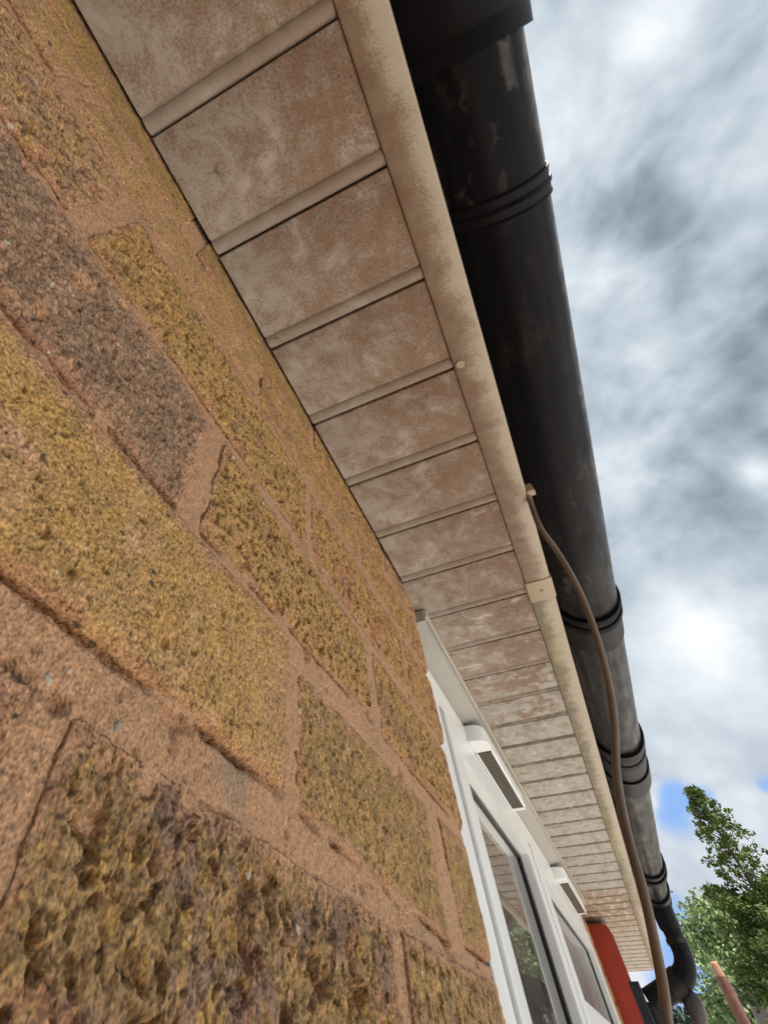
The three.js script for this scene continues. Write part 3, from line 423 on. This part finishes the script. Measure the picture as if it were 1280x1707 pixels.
// ---------------------------------------------------------------- gutter and downpipe
{
  const gz0 = -0.5, gz1 = 3.17, R = 0.056, cx = (Z) => 0.1665 + 0.0012 * Z, cy = (Z) => 0.5145 - 0.0035 * Z - 0.0026 * Z * Z;
  const chan = (z0, z1, r, th, from = -8, to = 188, n = 40, m = 24) => {     // half-round trough; uv = (Z, angle)
    const pos = [], uv = [], idx = [], row = 2 * (n + 1);
    for (let k = 0; k <= m; k++) { const Z = lerp(z0, z1, k / m); for (const rr of [r, r - th]) for (let i = 0; i <= n; i++) { const a = lerp(from, to, i / n) * RAD; pos.push(cx(Z) + Math.cos(a) * rr, cy(Z) - Math.sin(a) * rr, -Z); uv.push((Z + 0.5) / 3.7, i / n); } }
    for (let k = 0; k < m; k++) { const a = k * row; for (let i = 0; i < n; i++) { idx.push(a + i, a + row + i, a + i + 1, a + i + 1, a + row + i, a + row + i + 1); const b = a + n + 1; idx.push(b + i, b + i + 1, b + row + i, b + i + 1, b + row + i + 1, b + row + i); } for (const e of [0, n]) idx.push(a + e, a + n + 1 + e, a + row + e, a + n + 1 + e, a + row + n + 1 + e, a + row + e); }
    for (const k of [0, m]) { const a = k * row; for (let i = 0; i < n; i++) idx.push(a + i, a + i + 1, a + n + 1 + i, a + i + 1, a + n + 2 + i, a + n + 1 + i); }
    return geo(pos, idx, uv);
  };
  const map = colourTexture(2048, 256, (u, v, o) => {
    const Z = u * 3.7 - 0.5, t = v * 0.19, g = noise(Z * 300, t * 500), chalk = sstep(0.12, 0.55, fbm(Z * 9, t * 26, 5, 0.62) + g * 0.25), run = sstep(0.1, 0.6, fbm(Z * 2.2, t * 75 + 40, 4)), ring = sstep(0.15, 0.5, fbm(Z * 16 + fbm(Z * 20, t * 20, 3) * 2, t * 34 + 9, 4)) * (sstep(0.16, 0.02, Math.abs(Z - 0.02)) + sstep(0.25, 0.05, Math.abs(Z - 0.66)));
    const far = Z > 0.93 ? 1 : 0, rimGleamChalk = sstep(0.056, 0.034, t + fbm(Z * 14, 5, 3) * 0.012 + g * 0.01);  // pale rim band: chalk plus the edge highlight, painted in
    let c = [0.0042, 0.0044, 0.0068]; c = mix3(c, [0.055, 0.048, 0.042], 0.25 * chalk + far * (0.5 * sstep(-0.25, 0.35, fbm(Z * 3, t * 60 + 7, 5, 0.6) + g * 0.3))); c = mix3(c, [0.12, 0.11, 0.095], run * 0.3 * (0.15 + far)); c = mix3(c, [0.11, 0.105, 0.10], ring * 0.55); c = mix3(c, [0.17, 0.155, 0.135], rimGleamChalk * 0.85 * sstep(-0.25, 0.4, fbm(Z * 60, t * 90, 4) + 0.2));
    const k = 1 + g * 0.35; for (let m = 0; m < 3; m++) o[m] = c[m] * k;
  });
  const rough = greyTexture(1024, 128, (u, v) => 0.42 + 0.3 * fbm(u * 40, v * 8, 4) + 0.1 * noise(u * 600, v * 90));
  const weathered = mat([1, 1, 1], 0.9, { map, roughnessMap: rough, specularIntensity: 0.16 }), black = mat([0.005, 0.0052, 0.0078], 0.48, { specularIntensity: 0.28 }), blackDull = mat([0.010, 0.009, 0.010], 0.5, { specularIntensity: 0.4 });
  const gutter = thing('gutter', 'black half round plastic gutter running along the fascia', 'gutter');
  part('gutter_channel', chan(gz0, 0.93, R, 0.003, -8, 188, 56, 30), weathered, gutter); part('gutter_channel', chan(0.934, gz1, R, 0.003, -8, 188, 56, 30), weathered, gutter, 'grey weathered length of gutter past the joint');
  const rim = (Z) => [cx(Z) + R - 0.0005, cy(Z) + 0.008, Z], rimPts = []; for (let i = 0; i <= 12; i++) rimPts.push(rim(lerp(gz0, gz1, i / 12))); part('rolled_rim', tube(rimPts, 0.0034, 60, 10), blackDull, gutter);
  const fitting = (name, z0, z1, grow, ribs) => {
    const f = part(name, chan(z0, z1, R + grow, grow + 0.001, -6, 190, 48, 2), black, gutter);
    for (const [a, b, h] of ribs) part('clip_rib', chan(a, b, R + grow + h, h + 0.001, -5, 190, 48, 1), black, f);
    return f;
  };
  fitting('union_bracket', -0.16, -0.008, 0.0042, [[-0.024, -0.008, 0.0035], [-0.15, -0.13, 0.003]]);
  fitting('gutter_bracket', 0.108, 0.134, 0.0016, [[0.108, 0.1105, 0.0008], [0.119, 0.123, 0.0016], [0.1315, 0.134, 0.0008]]);
  fitting('union_bracket', 0.872, 0.985, 0.0024, [[0.872, 0.884, 0.003], [0.900, 0.912, 0.003]]);
  fitting('union_bracket', 1.485, 1.76, 0.004, [[1.485, 1.52, 0.0032], [1.55, 1.57, 0.0022], [1.66, 1.76, 0.0042]]);
  fitting('gutter_bracket', 2.60, 2.70, 0.004, [[2.60, 2.62, 0.003], [2.66, 2.70, 0.006]]);
  const outlet = fitting('running_outlet', 2.97, 3.18, 0.005, [[2.97, 3.02, 0.0035], [3.13, 3.18, 0.0035]]);
  const stop = new THREE.CircleGeometry(R + 0.004, 32, Math.PI, Math.PI); stop.translate(cx(3.17), cy(3.17) + 0.008, -3.172); part('stop_end', stop, black, gutter);
  const pipe = thing('downpipe', 'black plastic downpipe with swan neck bends below the gutter outlet', 'downpipe');
  const zc = 3.10, X0 = 0.172, Xw = -0.04, oy = cy(zc) - R;
  const spigot = new THREE.LatheGeometry([[0.046, 0.03], [0.044, 0.0], [0.040, -0.025], [0.040, -0.05], [0.0365, -0.052], [0.0365, -0.055]].map(p => new THREE.Vector2(...p)), 32); spigot.translate(X0, oy, -zc); part('outlet_funnel', spigot, black, pipe);
  part('swan_neck', tube([[X0, oy - 0.03, zc], [X0 + 0.001, oy - 0.08, zc + 0.002], [X0 - 0.002, oy - 0.125, zc + 0.004], [X0 - 0.025, oy - 0.160, zc + 0.006], [X0 - 0.07, oy - 0.182, zc + 0.01], [X0 - 0.14, oy - 0.206, zc + 0.014], [Xw + 0.02, oy - 0.222, zc + 0.016]], 0.034, 60, 24), black, pipe);
  const collar = new THREE.CylinderGeometry(0.0385, 0.0385, 0.014, 32); collar.translate(X0 + 0.001, oy - 0.085, -zc - 0.002); part('socket_collar', collar, blackDull, pipe);
  const collar2 = new THREE.CylinderGeometry(0.0385, 0.0385, 0.05, 32); collar2.rotateZ(-72 * RAD); collar2.translate(X0 - 0.075, oy - 0.184, -zc - 0.01); part('socket_collar', collar2, blackDull, pipe);
  part('square_socket', box(Xw - 0.026, Xw + 0.012, oy - 0.285, oy - 0.175, zc - 0.035, zc + 0.05, 0.005), mat([0.012, 0.014, 0.024], 0.3), pipe, 'dark navy square socket where the bend meets the wall pipe');
  part('wall_pipe', tube([[Xw + 0.02, oy - 0.222, zc + 0.016], [Xw + 0.012, oy - 0.26, zc + 0.02], [Xw + 0.01, oy - 0.32, zc + 0.02], [Xw + 0.01, -0.8, zc + 0.02], [Xw + 0.01, -1.88, zc + 0.02]], 0.034, 40, 20), blackDull, pipe);
  part('pipe_clip', box(Xw - 0.03, Xw + 0.085, oy - 0.352, oy - 0.335, zc - 0.02, zc + 0.06, 0.004), blackDull, pipe);
  const knuckle = new THREE.SphereGeometry(0.034, 24, 16); knuckle.scale(1, 1.3, 1); knuckle.translate(0.128, oy - 0.235, -zc - 0.02); part('access_cap', knuckle, mat([0.035, 0.028, 0.027], 0.45), pipe, 'rounded dark brown cap beside the bend');
}

// ---------------------------------------------------------------- unseen fence added just behind the lens to shade the near wall and boards
{
  const fence = thing('added_shade_fence', 'added unseen dark timber fence that shades the near wall and boards', 'fence'), wood = [[0.05, 0.03, 0.02], [0.06, 0.036, 0.024], [0.045, 0.028, 0.02]].map(c => mat(c, 0.85));
  for (let i = 0; i < 14; i++) part('shade_fence_board', box(-0.115 + i * 0.125, -0.115 + i * 0.125 + 0.118, -1.88, 0.40, -0.62, -0.60, 0.003), wood[i % 3], fence);
  for (const y of [-1.6, -0.7, 0.2]) part('rail', box(-0.115, 1.63, y, y + 0.08, -0.66, -0.62, 0.004), wood[1], fence);
  part('post', box(1.63, 1.73, -1.9, 0.45, -0.68, -0.58, 0.006), wood[0], fence);
}

// ---------------------------------------------------------------- hanging cable
{
  const cable = thing('cable', 'brown round cable hanging loose from the fascia edge', 'cable');
  const pts = [[0.1085, 0.452, 0.500], [0.1085, 0.449, 0.508], [0.1072, 0.4429, 0.515], [0.1006, 0.4021, 0.52], [0.1051, 0.3764, 0.535], [0.107, 0.3354, 0.556], [0.1008, 0.2906, 0.578], [0.0881, 0.2458, 0.592], [0.0734, 0.2105, 0.6], [0.0508, 0.1692, 0.604], [0.0351, 0.1272, 0.602], [0.0268, 0.0941, 0.598], [0.0177, 0.0661, 0.598], [0.0094, 0.0442, 0.602], [0.0025, 0.0299, 0.605], [-0.012, -0.03, 0.612], [-0.03, -0.25, 0.615], [-0.045, -0.8, 0.61], [-0.05, -1.5, 0.6], [-0.04, -1.86, 0.58], [0.02, -1.894, 0.5]];
  const t = colourTexture(1024, 64, (u, v, o) => { const k = 1 + noise(u * 400, v * 8) * 0.2 + fbm(u * 50, v * 3, 4) * 0.35, c = mix3([0.15, 0.11, 0.085], [0.115, 0.10, 0.085], sstep(0, 0.4, fbm(u * 30, v * 3 + 4, 3))); for (let m = 0; m < 3; m++) o[m] = c[m] * k; });
  part('cable_sheath', tube(pts, 0.0038, 260, 14), mat([1, 1, 1], 0.6, { map: t }), cable);
  part('cable_clip', box(0.1072, 0.118, 0.447, 0.462, 0.497, 0.509, 0.002), mat([0.42, 0.30, 0.20], 0.6), cable, 'small beige clip on the fascia edge');
  const thin = thing('thin_wire', 'thin dark wire curving behind the brown cable', 'wire');
  part('wire_sheath', tube([[0.118, 0.20, 3.16], [0.125, 0.16, 3.16], [0.15, 0.10, 3.15], [0.16, -0.2, 3.15], [0.14, -1.0, 3.15], [0.12, -1.895, 3.15]], 0.006, 60, 8), mat([0.03, 0.028, 0.03], 0.6), thin);
}
console.log('eave', Math.round(performance.now()));

// ---------------------------------------------------------------- trees and garden beyond
function leafMesh(r, count, place, size, aspect) {                 // many small bent leaf sprays
  const pos = [], nor = [], uv = [], v = new THREE.Vector3(), q = new THREE.Quaternion(), e = new THREE.Euler();
  for (let i = 0; i < count; i++) {
    const p = place(r); if (!p) continue; const s = size * (0.5 + r() * 0.9); e.set((r() - 0.5) * 2.6 + (p[3] ?? 0), r() * 6.28, (r() - 0.5) * 2.2); q.setFromEuler(e);
    const c = [[-0.5 * aspect, 0, 0], [0, 0.12, 0.5], [0.5 * aspect, 0, 0], [0, 0.1, -0.6]].map(a => v.set(a[0] * s, a[1] * s, a[2] * s).applyQuaternion(q).toArray().map((x, m) => x + p[m]));
    const u = r(); for (const t of [[0, 1, 2], [0, 2, 3]]) for (const k of t) { pos.push(...c[k]); uv.push(u, p[4] ?? r()); }
  }
  return geo(pos, null, uv);
}
const leafTex = (a, b, c, seed) => colourTexture(64, 64, (u, v, o) => { const m = mix3(mix3(a, b, u), c, sstep(0.55, 1, noise(u * 20 + seed, v * 20) + 0.5)); for (let i = 0; i < 3; i++) o[i] = m[i]; });
const leafMat = (t) => mat([1, 1, 1], 0.75, { map: t, transmission: 0, specularIntensity: 0.4 });
function limb(a, b, ra, rb) { const A = new THREE.Vector3(...a), B = new THREE.Vector3(...b), g = new THREE.CylinderGeometry(rb, ra, A.distanceTo(B), 7); g.translate(0, A.distanceTo(B) / 2, 0); g.applyQuaternion(new THREE.Quaternion().setFromUnitVectors(new THREE.Vector3(0, 1, 0), B.clone().sub(A).normalize())); g.translate(...a); return g; }
{
  // conifer: base on the ground at [x, 0, z]; crown of drooping sprays on whorled boughs
  const x = 2.42, z = -14, H = EYE + 3.46, t = thing('conifer_tree', 'tall pointed conifer with glossy green sprays and a sparse top', 'tree'); t.position.set(x, 0, z);
  const r = rng(21), boughs = [], wood = [limb([0, 0, 0], [0.02, H - 0.15, 0.02], 0.13, 0.006)];
  const reach = (f) => 0.08 + 1.62 * Math.pow(1 - f, 0.8);
  for (let i = 0; i < 230; i++) { const f = 0.13 + 0.87 * Math.pow(i / 229, 0.86), a = i * 2.39996 + r(), L = reach(f) * (0.62 + 0.5 * r()), y = f * H; const d = [Math.cos(a), 0.25 + 0.5 * f, Math.sin(a)]; boughs.push({ y, d, L, f }); if (f > 0.5) wood.push(limb([0, y, 0], [d[0] * L * 0.9, y + d[1] * L * 0.9, d[2] * L * 0.9], 0.008, 0.003)); }
  part('trunk', mergeGeometries(wood), mat([0.10, 0.07, 0.05], 0.9), t);
  const dense = boughs.filter(b => b.f < 0.70), sparse = boughs.filter(b => b.f >= 0.68);
  const clumps = (list, n, w) => { const c = []; for (const b of list) for (let i = 0; i < n; i++) { const s = 0.22 + 0.8 * Math.sqrt((i + r()) / n), k = 0.10 * b.L; c.push([b.d[0] * b.L * s + (r() - 0.5) * k * 3, b.y + b.d[1] * b.L * s - 0.22 * s * s * b.L + (r() - 0.5) * k, b.d[2] * b.L * s + (r() - 0.5) * k * 3, w * (0.6 + 0.7 * r())]); } return (r) => { const q = c[Math.floor(r() * c.length)], g = () => (r() + r() - 1) * q[3]; return [q[0] + g(), q[1] + g() * 0.75, q[2] + g()]; }; };
  const crown = mergeGeometries([leafMesh(r, 40000, clumps(dense, 9, 0.13), 0.066, 0.45), leafMesh(r, 4200, clumps(sparse, 2, 0.095), 0.062, 0.55)]);
  part('crown', crown, leafMat(leafTex([0.035, 0.07, 0.014], [0.095, 0.135, 0.025], [0.035, 0.042, 0.024], 3)), t);
}
function broadleaf(name, label, x, z, H, R, count, seed, cols, leaf, group) {
  const t = thing(name, label, 'tree', group); t.position.set(x, 0, z); const r = rng(seed), wood = [limb([0, 0, 0], [0, H * 0.55, 0], H * 0.022, H * 0.014)], tips = [];
  for (let i = 0; i < 34; i++) { const a = i * 2.4 + r(), f = 0.3 + 0.68 * r(), rr = R * Math.sqrt(Math.max(0.03, 1 - ((f - 0.58) / 0.44) ** 2)) * (0.6 + 0.5 * r()), p = [Math.cos(a) * rr, f * H, Math.sin(a) * rr]; tips.push(p); const s = [0, H * Math.max(0.2, f - 0.28), 0]; wood.push(limb(s, p, H * 0.007, H * 0.0015)); }
  part('trunk', mergeGeometries(wood), mat([0.12, 0.10, 0.08], 0.9), t);
  part('crown', leafMesh(r, count, (r) => { const p = tips[Math.floor(r() * tips.length)], w = R * 0.42, u = () => (r() + r() + r() - 1.5) * w; return [p[0] + u(), p[1] + u() * 0.8, p[2] + u()]; }, leaf, 0.8), leafMat(leafTex(...cols, seed)), t);
}
broadleaf('broadleaf_tree', 'pale green airy tree standing behind the conifer', 2.75, -27, 5.5, 1.5, 11000, 31, [[0.13, 0.19, 0.075], [0.20, 0.27, 0.12], [0.09, 0.13, 0.05]], 0.13);
[[2.8, -95, 7.4, 2.6, 41], [4.8, -98, 7.0, 2.4, 42], [6.6, -96, 7.8, 2.9, 43], [9.2, -94, 7.2, 3, 44]].forEach(([x, z, H, R, s]) => broadleaf('distant_tree', 'small dark blue green tree on the skyline', x, z, H, R, 1500, s, [[0.035, 0.055, 0.045], [0.05, 0.075, 0.06], [0.03, 0.045, 0.04]], 0.55, 'skyline trees'));  // leaf colours have the blue of distance haze mixed in
{
  const post = thing('timber_post', 'slim red brown post with a pale orange tapered top', 'post'); post.position.set(0.985, 0, -11.6);
  const t = colourTexture(64, 256, (u, v, o) => { const k = 1 + noise(u * 14, v * 60) * 0.5 + noise(u * 40, v * 12) * 0.3; o[0] = 0.115 * k; o[1] = 0.048 * k; o[2] = 0.034 * k; });
  const s = new THREE.CylinderGeometry(0.075, 0.082, EYE + 0.93, 14); s.translate(0, (EYE + 0.93) / 2, 0); part('shaft', s, mat([1, 1, 1], 0.85, { map: t }), post);
  const c = new THREE.LatheGeometry([[0.066, 0], [0.062, 0.05], [0.05, 0.11], [0.045, 0.135], [0, 0.14]].map(p => new THREE.Vector2(...p)), 16); c.translate(0, EYE + 0.93, 0); part('cap', c, mat([0.27, 0.14, 0.085], 0.8), post);
  const pil = thing('grey_pillar', 'grey rendered pillar half hidden by the conifer', 'pillar'); pil.position.set(1.72, 0, -16.2);
  const g = box(-0.11, 0.11, 0, EYE + 1.09, -0.11, 0.11, 0.01); part('shaft', g, mat([0.12, 0.105, 0.105], 0.9), pil); part('capstone', box(-0.118, 0.118, EYE + 1.09, EYE + 1.11, -0.118, 0.118, 0.006), mat([0.13, 0.115, 0.11], 0.9), pil);
  const shed = thing('garden_shed', 'low dark brown shed with a white scalloped edge board', 'shed'); shed.position.set(2.55, 0, -17.5);
  part('shed_wall', box(-0.62, 1.3, 0, EYE + 0.5, -0.8, 0.8, 0.01), mat([0.10, 0.055, 0.035], 0.85), shed); part('shed_roof', sweep([[-0.72, EYE + 0.49], [-0.72, EYE + 0.53], [1.4, EYE + 0.72], [1.4, EYE + 0.68]], -0.95, 0.95, 'z'), mat([0.055, 0.03, 0.024], 0.85), shed);
  for (let i = 0; i < 5; i++) part('scallop', box(-0.79, -0.73, EYE + 0.50 + i * 0.055, EYE + 0.545 + i * 0.055, -0.98, -0.93, 0.012), mat([0.62, 0.6, 0.54], 0.7), shed);
}

// put every group's origin at the foot of its thing
scene.updateMatrixWorld(true);
for (const o of scene.children) if (o.isGroup) { const b = new THREE.Box3().setFromObject(o), c = new THREE.Vector3((b.min.x + b.max.x) / 2, b.min.y, (b.min.z + b.max.z) / 2), d = c.clone().sub(o.position); o.position.copy(c); for (const k of o.children) k.position.sub(d); }
let tris = 0; scene.traverse(o => { if (o.isMesh) tris += (o.geometry.index ? o.geometry.index.count : o.geometry.attributes.position.count) / 3; }); console.log('triangles', tris);
renderer.render(scene, camera);
